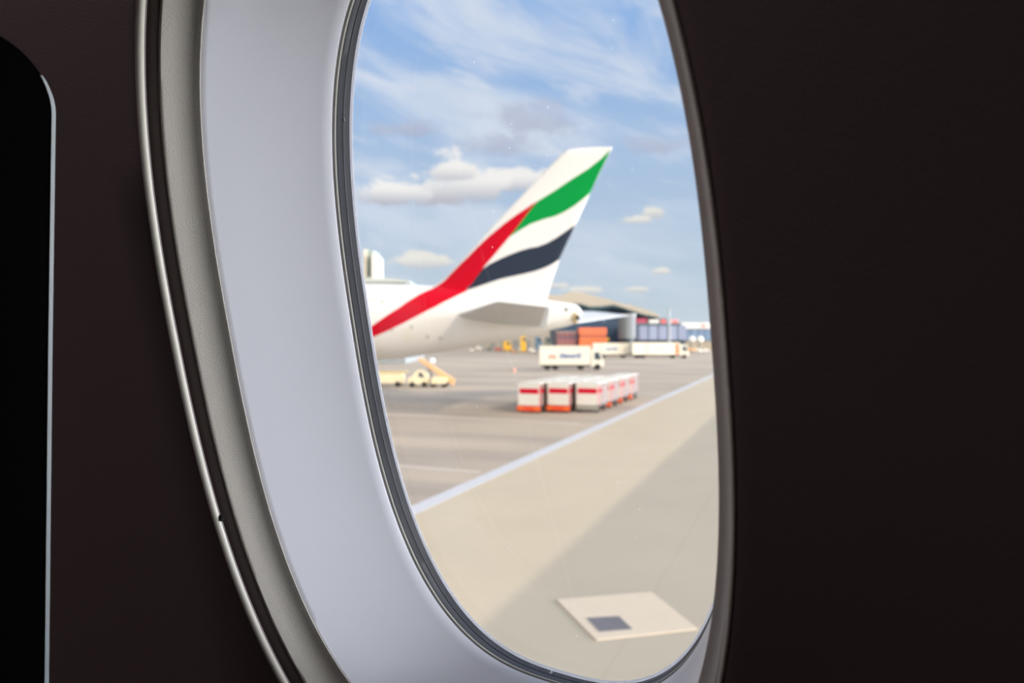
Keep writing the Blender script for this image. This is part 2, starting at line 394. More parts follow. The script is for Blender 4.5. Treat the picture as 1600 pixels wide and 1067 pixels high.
TA = [pix2loc(x, y, 0) for x, y in tops]; BA = [pix2loc(x, y, 0) for x, y in bots]
AE = TA[-1][0]; AN = AE - 73.5
zt0 = TA[0][1]; zb0 = BA[0][1]
nose_t = [(AN, 5.0), (AN + 1, 6.2), (AN + 3, 7.6), (AN + 6, 8.9), (AN + 10, 9.25), (AN + 14, 9.3), (AN + 45, 9.35)]
nose_b = [(AN, 4.9), (AN + .8, 4.0), (AN + 3, 3.2), (AN + 7, 2.8), (AN + 12, 2.75), (AN + 47, 2.85), (AN + 51, 3.0)]
ft = interp([a for a, _ in nose_t + TA], [z for _, z in nose_t + TA]); fb = interp([a for a, _ in nose_b + BA], [z for _, z in nose_b + BA])
wx = [(AN, .06), (AN + 1, 1.0), (AN + 3, 1.9), (AN + 6, 2.7), (AN + 10, 3.1), (AE - 24, 3.1), (AE - 18, 2.75), (AE - 12, 2.15), (AE - 6, 1.35), (AE - 2, .8), (AE - .4, .5), (AE, .34)]
fw = interp([a for a, _ in wx], [w for _, w in wx])
def surf(a, ph): zt_, zb_ = ft(a), fb(a); return (a, -fw(a) * math.cos(ph), (zt_ + zb_) / 2 + (zt_ - zb_) / 2 * math.sin(ph))
def pix2body(px, py):                                              # pixel to (a, phi) on the port side of the fuselage
    y = 0
    for _ in range(30):
        a, z = pix2loc(px, py, -y); c = (ft(a) + fb(a)) / 2; h = (ft(a) - fb(a)) / 2
        s = max(-1, min(1, (z - c) / h)); yn = fw(a) * math.sqrt(max(0, 1 - s * s)); y += (yn - y) * .5
    return a, math.asin(s)
def inpoly(x, y, poly):
    c = False; n = len(poly)
    for i in range(n):
        x1, y1 = poly[i]; x2, y2 = poly[(i + 1) % n]
        if (y1 > y) != (y2 > y) and x < (x2 - x1) * (y - y1) / (y2 - y1) + x1: c = not c
    return c
def dens(poly, step):
    o = []
    n = len(poly)
    for i in range(n):
        a, b = Vector(poly[i]), Vector(poly[(i + 1) % n]); k = max(1, int((b - a).length / step))
        o += [tuple(a.lerp(b, j / k)) for j in range(k)]
    return o
def triangulate(outline, regions, pts):
    verts = []; edges = []
    for poly in [outline] + regions:
        b = len(verts); verts += [Vector(p) for p in poly]; edges += [(b + i, b + (i + 1) % len(poly)) for i in range(len(poly))]
    verts += [Vector(p) for p in pts]
    vo, eo_, fo, *_ = delaunay_2d_cdt(verts, edges, [], 0, 1e-5)
    fs = []; mi = []
    for f in fo:
        cx = sum(vo[i].x for i in f) / len(f); cy = sum(vo[i].y for i in f) / len(f)
        if not inpoly(cx, cy, outline): continue
        k = 0
        for j, r in enumerate(regions):
            if inpoly(cx, cy, r): k = j + 1
        fs.append(tuple(f)); mi.append(k)
    return [(v.x, v.y) for v in vo], fs, mi
M_white = mat('airliner_white_paint', (243, 240, 232), .45, var=.04, scale=.6)
M_red = mat('airliner_red_paint', (206, 0, 34), .5, spec=.15)
M_green = mat('airliner_green_paint', (0, 152, 66), .5, spec=.15)
M_blk = mat('airliner_black_paint', (48, 56, 70), .5, spec=.15)
# fuselage ------------------------------------------------
KP = 3.0
red_px = [(690, 440), (684, 447.5), (676, 450.5), (665, 455), (645, 466), (624, 480.5), (600, 496), (579, 511), (545, 530), (510, 549), (510, 556), (545, 544), (581, 527.5), (611, 514.5), (632, 504), (655, 492), (680, 479.5), (703, 467.5), (716, 461), (728, 455.5), (735, 451.5)]
body = []
for x, y in red_px:
    if y < 452 and x > 679: a, _ = pix2loc(x, max(y, 448), 0); body.append((a, PI / 2 * KP - .02))
    else: a, ph = pix2body(x, y); body.append((a, ph * KP))
body = dens(body, .5)
mir = [(a, PI * KP - p) for a, p in body]
A0, A1 = AN + .02, AE - .01
outl = dens([(A0, -PI / 2 * KP), (A1, -PI / 2 * KP), (A1, 1.5 * PI * KP), (A0, 1.5 * PI * KP)], .39)
pts = []
aa = A0 + .4
while aa < A1 - .2:
    for k in range(1, 48): pts.append((aa + random.uniform(-.01, .01), -PI / 2 * KP + 2 * PI * KP * k / 48))
    aa += .35 if (aa > AE - 30 or aa < AN + 8) else 1.2
v2, f2, mi = triangulate(outl, [body, mir], pts)
vs = [surf(x, y / KP) for x, y in v2]
me = bpy.data.meshes.new('fuselage'); me.from_pydata(vs, [], f2)
for p, i in zip(me.polygons, mi): p.material_index = 1 if i else 0
bm = bmesh.new(); bm.from_mesh(me); bmesh.ops.remove_doubles(bm, verts=bm.verts, dist=.002); bmesh.ops.holes_fill(bm, edges=[e for e in bm.edges if e.is_boundary], sides=0)
bmesh.ops.recalc_face_normals(bm, faces=bm.faces); bm.to_mesh(me); bm.free()
link_mesh('fuselage', me, [M_white, M_red], air, smooth=True)
# fin -----------------------------------------------------
def c6(pts): return [(560 + x / 3.138, 200 + y / 3.138) for x, y in pts]
fin_px = [(957, 230), (948, 229.6), (925, 230.5), (900, 232), (889, 234), (881, 238), (872, 246), (850, 269), (820, 301), (790, 332), (760, 364), (735, 391), (715, 413), (698, 432), (688, 442), (676, 448), (660, 452), (690, 462), (852, 480), (856, 460), (874, 405), (901, 348), (920, 306), (944, 256)]
green_px = c6([(1237, 103), (1190, 152), (1130, 200), (1050, 252), (970, 307), (925, 335), (885, 360), (858, 388), (826, 430), (785, 486), (745, 536), (800, 500), (850, 471), (920, 446), (965, 434), (1010, 413), (1060, 382), (1110, 342), (1137, 318), (1180, 225), (1222, 140)])
red2_px = c6([(885, 358), (850, 380), (780, 427), (720, 470), (650, 527), (590, 582), (540, 633), (500, 670), (450, 722), (425, 750), (395, 772), (330, 800), (330, 850), (450, 850), (524, 799), (560, 768), (580, 740), (615, 692), (650, 650), (690, 603), (745, 536), (785, 486), (826, 430), (858, 388)])
black_px = c6([(615, 692), (650, 668), (700, 643), (740, 625), (800, 602), (840, 590), (880, 583), (925, 566), (970, 540), (1020, 505), (1062, 475), (1030, 560), (985, 645), (950, 668), (920, 683), (870, 702), (810, 717), (750, 730), (700, 742), (640, 762), (580, 783), (524, 801), (560, 768), (580, 740)])
def c0(l): return [pix2loc(x, y, 0) for x, y in l]
fin = dens(c0(fin_px), .3)
LEz = c0([(881, 238), (850, 269), (760, 364), (698, 432), (676, 448), (655, 462)]); TEz = c0([(957, 230), (874, 405), (856, 460), (850, 480)])
fle = interp([z for _, z in reversed(LEz)], [a for a, _ in reversed(LEz)]); fte = interp([z for _, z in reversed(TEz)], [a for a, _ in reversed(TEz)])
def fin_t(a, z):
    l, t = fle(z), fte(z); c = max(.01, t - l); s = min(1, max(0, (a - l) / c))
    tm = .10 + .045 * c
    pr = 2.6 * (.2969 * math.sqrt(s) - .126 * s - .3516 * s * s + .2843 * s**3 - .1015 * s**4) / .26
    top = min(1, max(0, (O0top - z) / .35))
    return tm * pr * math.sqrt(top) * .55
O0top = max(z for _, z in fin)
regs = [dens(c0(green_px), .3), dens(c0(red2_px), .3), dens(c0(black_px), .3)]
zs = [z for _, z in fin]; pts = []
z = min(zs) + .2
while z < O0top:
    l, t = fle(z), fte(z)
    for k in range(1, 26):
        a = l + (t - l) * (k / 26) ** 1.5
        if inpoly(a, z, fin): pts.append((a, z))
    z += .33
v2, f2, mi = triangulate(fin, regs, pts)
ns = len(v2)
vs = []
for sgn in (-1, 1): vs += [(a, sgn * fin_t(a, z), z) for a, z in v2]
fs = list(f2) + [tuple(i + ns for i in reversed(f)) for f in f2]
me = bpy.data.meshes.new('tail_fin'); me.from_pydata(vs, [], fs)
for p, i in zip(me.polygons, mi + mi): p.material_index = i
bm = bmesh.new(); bm.from_mesh(me)
bd = [e for e in bm.edges if e.is_boundary]
# close the rim between both skins
bm.verts.ensure_lookup_table()
for e in [e for e in bd if e.verts[0].index < ns and e.verts[1].index < ns]:
    a, b = e.verts[0].index, e.verts[1].index
    try: bm.faces.new((bm.verts[a], bm.verts[b], bm.verts[b + ns], bm.verts[a + ns]))
    except ValueError: pass
bmesh.ops.remove_doubles(bm, verts=bm.verts, dist=.003); bmesh.ops.recalc_face_normals(bm, faces=bm.faces); bm.to_mesh(me); bm.free()
link_mesh('tail_fin', me, [M_white, M_green, M_red, M_blk], air, smooth=True)
# lifting surfaces ---------------------------------------
def foil(name, rle, rte, tle, tte, tr, tt, m, parent, n=14, ns=10):
    rle, rte, tle, tte = map(Vector, (rle, rte, tle, tte)); rings = []
    up = Vector((0, 0, 1))
    for j in range(ns + 1):
        s = j / ns; le = rle.lerp(tle, s); te = rte.lerp(tte, s); th_ = tr + (tt - tr) * s
        if j == ns: th_ *= .3
        ring = []
        for k in range(n * 2):
            u = k / n if k <= n else (2 * n - k) / n; sg = 1 if k <= n else -1
            uu = u * u * (3 - 2 * u) if 0 else u ** 1.4
            t = th_ * 1.9 * (1.4845 * math.sqrt(uu) - .63 * uu - 1.758 * uu**2 + 1.4215 * uu**3 - .5075 * uu**4)
            ring.append(le.lerp(te, uu) + up * t * sg * .5)
        rings.append(ring)
    nk = n * 2; vs = [v for r in rings for v in r]
    fs = [(j * nk + k, j * nk + (k + 1) % nk, (j + 1) * nk + (k + 1) % nk, (j + 1) * nk + k) for j in range(ns) for k in range(nk)]
    fs += [tuple(range(nk)), tuple(range(ns * nk + nk - 1, ns * nk - 1, -1))]
    o = raw(name, vs, fs, m, parent, smooth=True)
    bm = bmesh.new(); bm.from_mesh(o.data); bmesh.ops.recalc_face_normals(bm, faces=bm.faces); bm.to_mesh(o.data); bm.free(); return o
M_grey = mat('wing_grey_paint', (206, 208, 208), .4)
def L3(px, py, y): a, z = pix2loc(px, py, y); return Vector((a, y, z))
rle, rte = L3(716, 491, -1.7), L3(853, 511, -.5)
tle, tte = L3(776, 471, -10.7), L3(860, 480, -10.7)
foil('horizontal_stabilizer', rle, rte, tle, tte, .55, .18, M_grey, air)
mr = lambda v: Vector((v.x, -v.y, v.z))
foil('horizontal_stabilizer', mr(rle), mr(rte), mr(tle), mr(tte), .55, .18, M_grey, air)
for sg in (-1, 1):
    foil('wing', (AN + 26, sg * 2.2, 4.0), (AN + 40, sg * 2.2, 3.6), (AN + 47, sg * 30, 6.6), (AN + 49.5, sg * 30, 6.5), 1.6, .25, M_grey, air)
    bm = bmesh.new()
    rr = [(0, 1.55), (.3, 1.75), (1.5, 1.85), (3.5, 1.7), (5.2, 1.25), (5.25, 1.1), (5.2, .6), (6.5, .1)]
    inn = [(.3, 1.5), (1.2, 1.45), (1.25, .05)]
    prof_ = list(reversed(inn)) + rr
    rings = [[bm.verts.new((AN + 24 + x, sg * 9.6 + r * math.cos(k * PI / 16), 2.6 + r * math.sin(k * PI / 16))) for k in range(32)] for x, r in prof_]
    for i in range(len(rings) - 1):
        for k in range(32): bm.faces.new((rings[i][k], rings[i][(k + 1) % 32], rings[i + 1][(k + 1) % 32], rings[i + 1][k]))
    add_box(bm, AN + 26, AN + 32, sg * 9.6 - .2, sg * 9.6 + .2, 3.9, 4.9)
    bmobj('engine', bm, M_white, air)
    g_ = empty('landing_gear', (0, 0, 0)); g_.parent = air
    bm = bmesh.new(); add_cyl(bm, (AN + 37, sg * 5.4, .6), (AN + 37, sg * 4.4, 4.2), .18); add_box(bm, AN + 35.4, AN + 38.6, sg * 5.4 - .15, sg * 5.4 + .15, .45, .75)
    bmobj('strut', bm, M_grey, g_)
    for dx in (-1.45, 0, 1.45):
        for dy in (-.6, .6):
            bm = bmesh.new(); add_cyl(bm, (AN + 37 + dx, sg * 5.4 + dy - .22, .66), (AN + 37 + dx, sg * 5.4 + dy + .22, .66), .66)
            bmobj('wheel', bm, mat('tyre_rubber', (38, 38, 40), .85), g_)
g_ = empty('nose_gear', (0, 0, 0)); g_.parent = air
bm = bmesh.new(); add_cyl(bm, (AN + 6, 0, .5), (AN + 6, 0, 3.1), .14); add_cyl(bm, (AN + 6, -.4, .53), (AN + 6, .4, .53), .08); bmobj('strut', bm, M_grey, g_)
for dy in (-.4, .4):
    bm = bmesh.new(); add_cyl(bm, (AN + 6, dy - .17, .53), (AN + 6, dy + .17, .53), .53); bmobj('wheel', bm, MATS['tyre_rubber'], g_)
# exhaust, vents, aft cabin door
def body_pt(px, py, off=.01):
    a, ph = pix2body(px, py); p = Vector(surf(a, ph)); q = Vector(surf(a, ph + .01)); r = Vector(surf(a + .05, ph))
    n_ = (q - p).cross(r - p).normalized()
    if n_.y > 0: n_ = -n_
    return p, n_
def disc(name, px, py, r, m, dz=1.0):
    p, n_ = body_pt(px, py); bm = bmesh.new(); add_cyl(bm, p - n_ * .05, p + n_ * .02, r); 
    return bmobj(name, bm, m, air)
pe = Vector(surf(AE - .2, .3))
bm = bmesh.new()
bmesh.ops.create_uvsphere(bm, u_segments=20, v_segments=12, radius=1)
for v in bm.verts: v.co = Vector((AE - .28 + v.co.x * .28, -.42 + v.co.y * .18, 6.6 + v.co.z * .42))
ex = bmobj('exhaust_outlet', bm, mat('tan_exhaust_metal', (205, 180, 140), .4), air, smooth=True); ex['label'] = 'tan exhaust outlet'
bm = bmesh.new(); add_cyl(bm, (AE - .15, -.50, 6.62), (AE + .06, -.48, 6.62), .20, .2); bmobj('exhaust_port', bm, mat('dark_exhaust', (70, 70, 62), .7), air)
disc('vent', 884.5, 483.5, .14, mat('vent_grey', (120, 128, 120), .6))
for x, y, r in ((580, 468, .13), (597, 471, .16), (643, 511, .14), (612, 516, .1), (668, 526, .14), (688, 528, .14)): disc('vent', x, y, r, mat('vent_pale', (200, 198, 190), .6))
dp = [pix2body(627, 514), pix2body(649, 514), pix2body(649, 534), pix2body(627, 534)]
def curved_patch(name, q, m, off):
    vs = []; n_ = 8
    for i in range(n_ + 1):
        for j in range(n_ + 1):
            a = q[0][0] + (q[2][0] - q[0][0]) * i / n_; ph = q[0][1] + (q[2][1] - q[0][1]) * j / n_
            x, y, z = surf(a, ph); vs.append((x, y - off, z))
    m1 = (n_ + 1) ** 2; vs += [(x, y + off + .03, z) for x, y, z in vs]
    fs = []
    for i in range(n_):
        for j in range(n_):
            k = i * (n_ + 1) + j; f = (k, k + 1, k + n_ + 2, k + n_ + 1); fs += [f, tuple(m1 + t for t in reversed(f))]
    o = raw(name, vs, fs, m, air, smooth=True); return o
curved_patch('cabin_door', dp, mat('door_offwhite', (240, 236, 222), .4), .012)

# ================================================================== GROUND VEHICLES AND CARTS
M_tyre = MATS['tyre_rubber']; M_vwhite = mat('vehicle_white', (236, 229, 210), .5); M_glass = mat('dark_vehicle_glass', (70, 84, 92), .15)
M_dark = mat('dark_chassis', (72, 72, 70), .7); M_orange = mat('orange_red_bumper', (240, 84, 40), .5); M_cred = mat('cart_red', (214, 24, 52), .6, spec=.15); M_cred2 = mat('cart_post_red', (170, 22, 44), .7, spec=.1)
M_cwhite = mat('cart_white', (240, 236, 224), .5, var=.08, scale=2); M_tail = mat('bright_orange_lens', (250, 130, 50), .3)
M_side = mat('taupe_curtain_vinyl', (142, 122, 114), .6, bump=.6, bscale=30)
def wheel(x, y, r, w, parent, n=18):
    bm = bmesh.new(); add_cyl(bm, (x, y - w / 2, r), (x, y + w / 2, r), r, n=n); return bmobj('wheel', bm, M_tyre, parent, bevel=r * .08, seg=1)
YAW = math.atan2(LD.y, LD.x)
C2 = lambda n, c: mat(n, c, .5)
# cart: local x = forward (away from us), y = left
def make_cart(orange=True):
    r = empty('baggage_cart', (0, 0, 0))
    L_, W_, Ht = 2.9, 1.56, 2.08
    b = box('base', 0, L_, -W_ / 2, W_ / 2, .42, .56, M_dark, r, .02)
    box('roof', -.03, L_ + .03, -W_ / 2 - .03, W_ / 2 + .03, Ht - .07, Ht, M_cwhite, r, .03)
    box('end_panel', 0, .05, -W_ / 2, W_ / 2, .50, Ht - .06, M_cwhite, r, .01)
    box('end_panel', L_ - .05, L_, -W_ / 2, W_ / 2, .50, Ht - .06, M_cwhite, r, .01)
    o = box('name_band', -.012, .0, -W_ / 2 + .06, W_ / 2 - .12, 1.34, 1.70, M_cred, r, .003); o['label'] = 'red band across the white end panel'
    for yy in (-1, 1):
        a_, b_ = sorted((yy * W_ / 2, yy * (W_ / 2 - .03)))
        o = box('side_curtain', .08, L_ - .08, a_, b_, .56, Ht - .08, M_side, r, .01)
        a_, b_ = sorted((yy * W_ / 2, yy * (W_ / 2 + .012)))
        box('side_band', .2, 1.1, a_, b_, 1.38, 1.66, M_cred2, r, .003)
        box('red_post', .02, .20, a_, b_, .5, Ht - .1, M_cred2, r, .003)
    for yy in (-1, 1):
        for xx in (L_ / 2, L_ - .03): box('post', xx - .03, xx + .03, yy * (W_ / 2 + .005) - .025, yy * (W_ / 2 + .005) + .025, .5, Ht - .05, C2('dull_post_metal', (140, 134, 128)), r, .008)
    if orange:
        o = box('bumper', -.08, .02, -W_ / 2 - .08, W_ / 2 + .08, .14, .50, M_orange, r, .04); o['label'] = 'orange-red end bumper'
        for yy in (-.6, .6): box('tail_lamp', -.1, -.07, yy - .16, yy + .16, .24, .40, M_tail, r, .01)
    else: box('bumper', -.05, .02, -W_ / 2, W_ / 2, .22, .48, mat('grey_bumper', (170, 166, 150), .6), r, .03)
    for xx in (.5, L_ - .5):
        for yy in (-.6, .6): wheel(xx, yy, .2, .14, r)
    bm = bmesh.new(); add_cyl(bm, (L_, 0, .4), (L_ + .5, 0, .33), .035); bmobj('drawbar', bm, M_dark, r)
    return r
proto_o = make_cart(True); proto_g = make_cart(False)
fronts = [(826, 645.5, 'nearest baggage cart at the left end with orange bumper and red band'),
          (872, 645, 'nearest middle baggage cart with orange bumper, between the two end ones'),
          (917, 645, 'nearest right-hand baggage cart with a grey base instead of orange bumper')]
used = set(); GRP = 'baggage carts parked in rows on the apron'
for i, (x, y, lab) in enumerate(fronts):
    g0 = G(x, y)
    for k in range((3, 3, 4)[i]):
        src = proto_g if (i == 2 and k == 0) else proto_o
        c = src if src.name not in used else copy_tree(src); used.add(src.name)
        c.location = (g0 + LD * 3.6 * k); c.location.z = 0; c.rotation_euler.z = YAW
        w_ = ('left', 'middle', 'right-hand')[i]
        tag(c, lab if k == 0 else f'white and red baggage cart {("directly behind", "two places behind", "last, three places behind")[k-1]} the front cart of the {w_} row', 'baggage cart', GRP)
def text_obj(name, s, size, m, parent, loc, shear=0, width=None):
    cu = bpy.data.curves.new(name, 'FONT'); cu.body = s; cu.size = size; cu.extrude = .01; cu.shear = shear; cu.offset = .035
    cu.align_x = 'CENTER'; cu.align_y = 'CENTER'
    o = bpy.data.objects.new(name, cu); COL.objects.link(o); bpy.context.view_layer.update()
    dg = bpy.context.evaluated_depsgraph_get(); me = bpy.data.meshes.new_from_object(o.evaluated_get(dg)); bpy.data.objects.remove(o)
    k = (width / max(v.co.x * 2 for v in me.vertices)) if width else 1
    for v in me.vertices: v.co = Vector((v.co.x * k, -v.co.z, v.co.y))
    return link_mesh(name, me, m, parent, loc)
M_tred = mat('lettering_red', (206, 92, 80), .5); M_tblue = mat('lettering_blue', (76, 112, 164), .5)
def truck(px0, px1, ytop, ybot, yg, cab_px, label, rz=0, left_cab=False, text=None, stripes=()):
    D = G(800, yg).y; k = D / F
    X0, X1 = (px0 - CX) * k, (px1 - CX) * k; ln = X1 - X0
    r = empty('box_truck', ((X0 + X1) / 2, D, 0), rz); tag(r, label, 'truck')
    z1 = H - (ytop - 521) * k; z0 = max(.75, H - (ybot - 521) * k)
    box('cargo_body', -ln / 2, ln / 2, 0, 2.5, z0, z1, M_vwhite, r, .06)
    box('frame_rail', -ln / 2, ln / 2, -.03, .0, z0, z0 + .12, mat('cream_rail', (226, 218, 190), .5), r, .01)
    box('frame_rail', -ln / 2, ln / 2, -.03, .0, z1 - .12, z1, MATS['cream_rail'], r, .01)
    box('chassis', -ln / 2 + .3, ln / 2 + (1.6 if not left_cab else 0), .5, 2.0, .45, z0, M_dark, r, .03)
    cx = ln / 2 + .12; cw = (cab_px) * k
    if cab_px:
        sg = -1 if left_cab else 1
        z1c = min(z1 - .25, 3.0)
        pf_ = [(cx, .5), (cx + cw * .97, .5), (cx + cw, 1.15), (cx + cw * .93, 1.6), (cx + cw * .70, z1c - .1), (cx + cw * .6, z1c), (cx, z1c + .1)]
        cb = prism('cab', [(sg * a, b) for a, b in pf_], .05, 2.4, M_vwhite, r, .05)
        pw = [(cx + cw * .25, 1.55), (cx + cw * .80, 1.55), (cx + cw * .62, z1c - .35), (cx + cw * .25, z1c - .35)]
        prism('side_window', [(sg * a, b) for a, b in pw], .035, .06, M_glass, cb, .005)
        pw = [(cx + cw * .96, 1.62), (cx + cw * .99, 1.62), (cx + cw * .76, z1c - .2), (cx + cw * .72, z1c - .2)]
        prism('windscreen', [(sg * a, b) for a, b in pw], .25, 2.2, M_glass, cb, .005)
        for yy in (.2, 2.25): wheel(sg * (cx + cw * .5), yy, .48, .3, r)
    for xx in ((-ln / 2 + 1.2, -ln / 2 + 2.4, ln / 2 - 1.4) if ln > 7 else (-ln / 2 + 1.2, ln / 2 - 1.2)):
        for yy in (.2, 2.25): wheel(xx, yy, .46, .3, r)
    for (a, b, m, za, zb) in stripes: box('colour_panel', (a - CX) * k - r.location.x, (b - CX) * k - r.location.x, -.02, 0, z0 + (z1 - z0) * za, z0 + (z1 - z0) * zb, m, r, .004)
    for (s, x0, x1, yc, sz, m, sh) in (text or ()):
        text_obj('lettering', s, sz, m, r, (((x0 + x1) / 2 - CX) * k - r.location.x, -.015, H - (yc - 521) * k), sh, (x1 - x0) * k)
    return r
truck(843, 922.5, 540.5, 571.5, 578, 20, 'white box truck with red and blue lettering just behind the baggage carts',
      text=[('nex', 856, 869, 557, 1.1, M_tred, .2), ('Aleworld', 871, 909, 556, 1.15, M_tblue, .35)])
M_porange = mat('orange_panel', (238, 150, 110), .5); M_pcoral = mat('pale_coral_panel', (250, 214, 196), .5)
truck(927, 984, 536, 554, 559, 0, 'distant white box truck left of the gap, half hidden by the nearer truck',
      stripes=[(934, 941, M_pcoral, .2, .9)], text=[('world', 944, 965, 545, 1.0, M_tblue, .3)])
truck(988.5, 1062, 535, 554.5, 559.5, 14, 'distant long white truck with orange panel behind its cab',
      stripes=[(1008, 1015, M_pcoral, .1, .95), (1055, 1061, M_porange, .05, .9)], text=[('world', 1019, 1039, 545, 1.0, mat('lettering_grey', (190, 196, 196), .5), .2)])

def van(px, yg, wpx, col, label, rz=0, tall=1.0, top=None, cat='van', name='van', group=None):
    D = G(800, yg).y; k = D / F; ln = max(1.6, wpx * k); hgt = min(2.3, ln * .5) * tall; hgt = (yg - top) * k if top else hgt; x = (px - CX) * k
    r = empty(name, (x, D, 0), rz); tag(r, label, cat, group)
    h = ln / 2; w = min(1.9, ln * .55)
    rr = min(.34, ln * .12)
    prism('body', [(-h, rr * .6), (h, rr * .6), (h, hgt * .5), (h * .72, hgt * .58), (h * .45, hgt * .97), (h * .3, hgt), (-h * .93, hgt), (-h, hgt * .9)], 0, w, col, r, ln * .02)
    prism('window_band', [(-h * .3, hgt * .66), (h * .60, hgt * .66), (h * .44, hgt * .86), (-h * .3, hgt * .86)], -.02, .01, M_glass, r, .004)
    for xx in (-h * .6, h * .6):
        for yy in (.1, w - .1): wheel(xx, yy, rr, .2, r, 12)
    return r
C = lambda n, c: mat(n, c, .45)
M_y = C('airport_yellow', (246, 190, 60)); M_o = C('pale_orange_paint', (250, 190, 130)); M_w = C('van_white', (252, 246, 232)); M_r = C('dull_red_paint', (206, 120, 104)); M_b = C('steel_blue_paint', (110, 138, 160)); M_g = C('grey_green_paint', (130, 134, 124))
van(738, 549, 6, M_w, 'tiny white tug at the far left of the distant vehicles', name='tug', cat='tug')
van(751, 547.5, 13, M_w, 'small white van under the rear of the airliner, left of the red one')
van(765, 548, 9, M_g, 'dark grey-green van between the white van and the dull red van')
van(779, 549, 12, M_r, 'dull red van left of the yellow van')
van(793, 549, 13, M_y, 'larger yellow van among the distant vehicles', top=533)
van(804, 551, 11, M_o, 'low pale orange tug in front of the yellow vans', name='tug', cat='tug', tall=.7)
van(814, 549, 6, M_w, 'small white tug right of the pale orange tug', name='tug', cat='tug')
van(818, 550, 8, M_y, 'tall yellow van further right, close under the stabilizer', top=524)
van(833, 551, 13, M_w, 'white van just left of the white truck with lettering')
van(842, 549.5, 12, M_b, 'steel blue van parked below the tail cone', top=526)
van(857, 549.5, 12, M_g, 'grey-green van right of the steel blue van', top=526)
van(950, 552, 8, M_y, 'tall yellow van above the distant trucks beside the orange building', top=528)
van(1083, 549.5, 13, M_o, 'pale orange van right of the long truck cab', rz=.3)
van(1096, 551, 12, M_w, 'white van at the far right edge of the apron')
van(1106, 549.5, 9, M_w, 'last white van against the right window edge')

# traffic cone
g0 = G(804, 581); cn = empty('traffic_cone', (g0.x, g0.y, 0)); tag(cn, 'small pinkish traffic cone alone on the apron left of the truck', 'traffic cone')
box('base', -.25, .25, -.25, .25, 0, .05, C('cone_pink', (250, 170, 140)), cn, .02)
bm = bmesh.new(); add_cyl(bm, (0, 0, .05), (0, 0, .62), .2, .06); bmobj('cone', bm, MATS['cone_pink'], cn)

# belt loader and tugs beyond the belly
M_cream = C('cream_loader_paint', (244, 228, 188)); M_belt = C('orange_tan_belt', (236, 182, 128))
D0 = G(800, 605).y; k0 = D0 / F
def LX(px): return (px - CX) * k0
def LZ(py): return H - (py - 521) * k0
bl = empty('belt_loader', (LX(690), D0, 0)); tag(bl, 'cream belt loader with tan sloping belt behind the airliner belly', 'belt loader')
x0 = bl.location.x
prism('conveyor_belt', [(LX(652) - x0, LZ(562)), (LX(656) - x0, LZ(559)), (LX(711) - x0, LZ(594)), (LX(708) - x0, LZ(602))], 0, 1.0, M_belt, bl, .02)
prism('chassis', [(LX(673) - x0, .35), (LX(697) - x0, .35), (LX(700) - x0, .9), (LX(694) - x0, 1.05), (LX(676) - x0, 1.1)], -.3, 1.5, M_cream, bl, .06)
for px in (677, 694):
    for yy in (-.1, 1.3): wheel(LX(px) - x0, yy, .34, .22, bl)
bm = bmesh.new(); add_cyl(bm, (LX(676) - x0, .5, .8), (LX(666) - x0, .5, LZ(570)), .06); bmobj('lift_arm', bm, M_dark, bl)
bm = bmesh.new(); bmesh.ops.create_icosphere(bm, subdivisions=2, radius=.32)
for v in bm.verts: v.co += Vector((LX(674) - x0, .5, LZ(564)))
o = bmobj('beacon_lamp', bm, C('pale_blue_white', (226, 230, 244)), bl, smooth=True)
bm = bmesh.new(); add_cyl(bm, (LX(674) - x0, .5, LZ(580)), (LX(674) - x0, .5, LZ(566)), .05); bmobj('beacon_post', bm, M_dark, bl)
def tug(pxa, pxb, ytop, lab, name='baggage_tug', dy=0):
    r = empty(name, ((LX(pxa) + LX(pxb)) / 2, D0 + dy, 0)); h = (LX(pxb) - LX(pxa)) / 2; z = LZ(ytop); tag(r, lab, 'tug')
    prism('body', [(-h, .3), (h * .9, .3), (h, .6), (h * .85, z * .8), (h * .3, z), (-h * .2, z), (-h * .5, z * .65), (-h, z * .55)], 0, 1.5, M_cream, r, .06)
    prism('cab_window', [(h * .05, z * .6), (h * .65, z * .6), (h * .3, z * .88), (0, z * .88)], -.02, .02, M_glass, r, .004)
    for xx in (-h * .6, h * .55):
        for yy in (.1, 1.4): wheel(xx, yy, .3, .2, r)
    return r
tug(637, 670, 579, 'cream baggage tug between the belt loader and the equipment trailer')
tr_ = empty('equipment_trailer', (LX(606), D0 + .5, 0)); tag(tr_, 'long cream equipment trailer against the left edge of the pane', 'trailer')
box('body', LX(575) - LX(606), LX(628) - LX(606), 0, 1.8, .35, LZ(584), M_cream, tr_, .08)
box('canopy', LX(575) - LX(606), LX(634) - LX(606), .1, 1.7, LZ(583), LZ(581), C('tan_canopy', (226, 200, 140)), tr_, .02)
for px in (585, 620):
    for yy in (.1, 1.7): wheel(LX(px) - LX(606), yy, .3, .2, tr_)

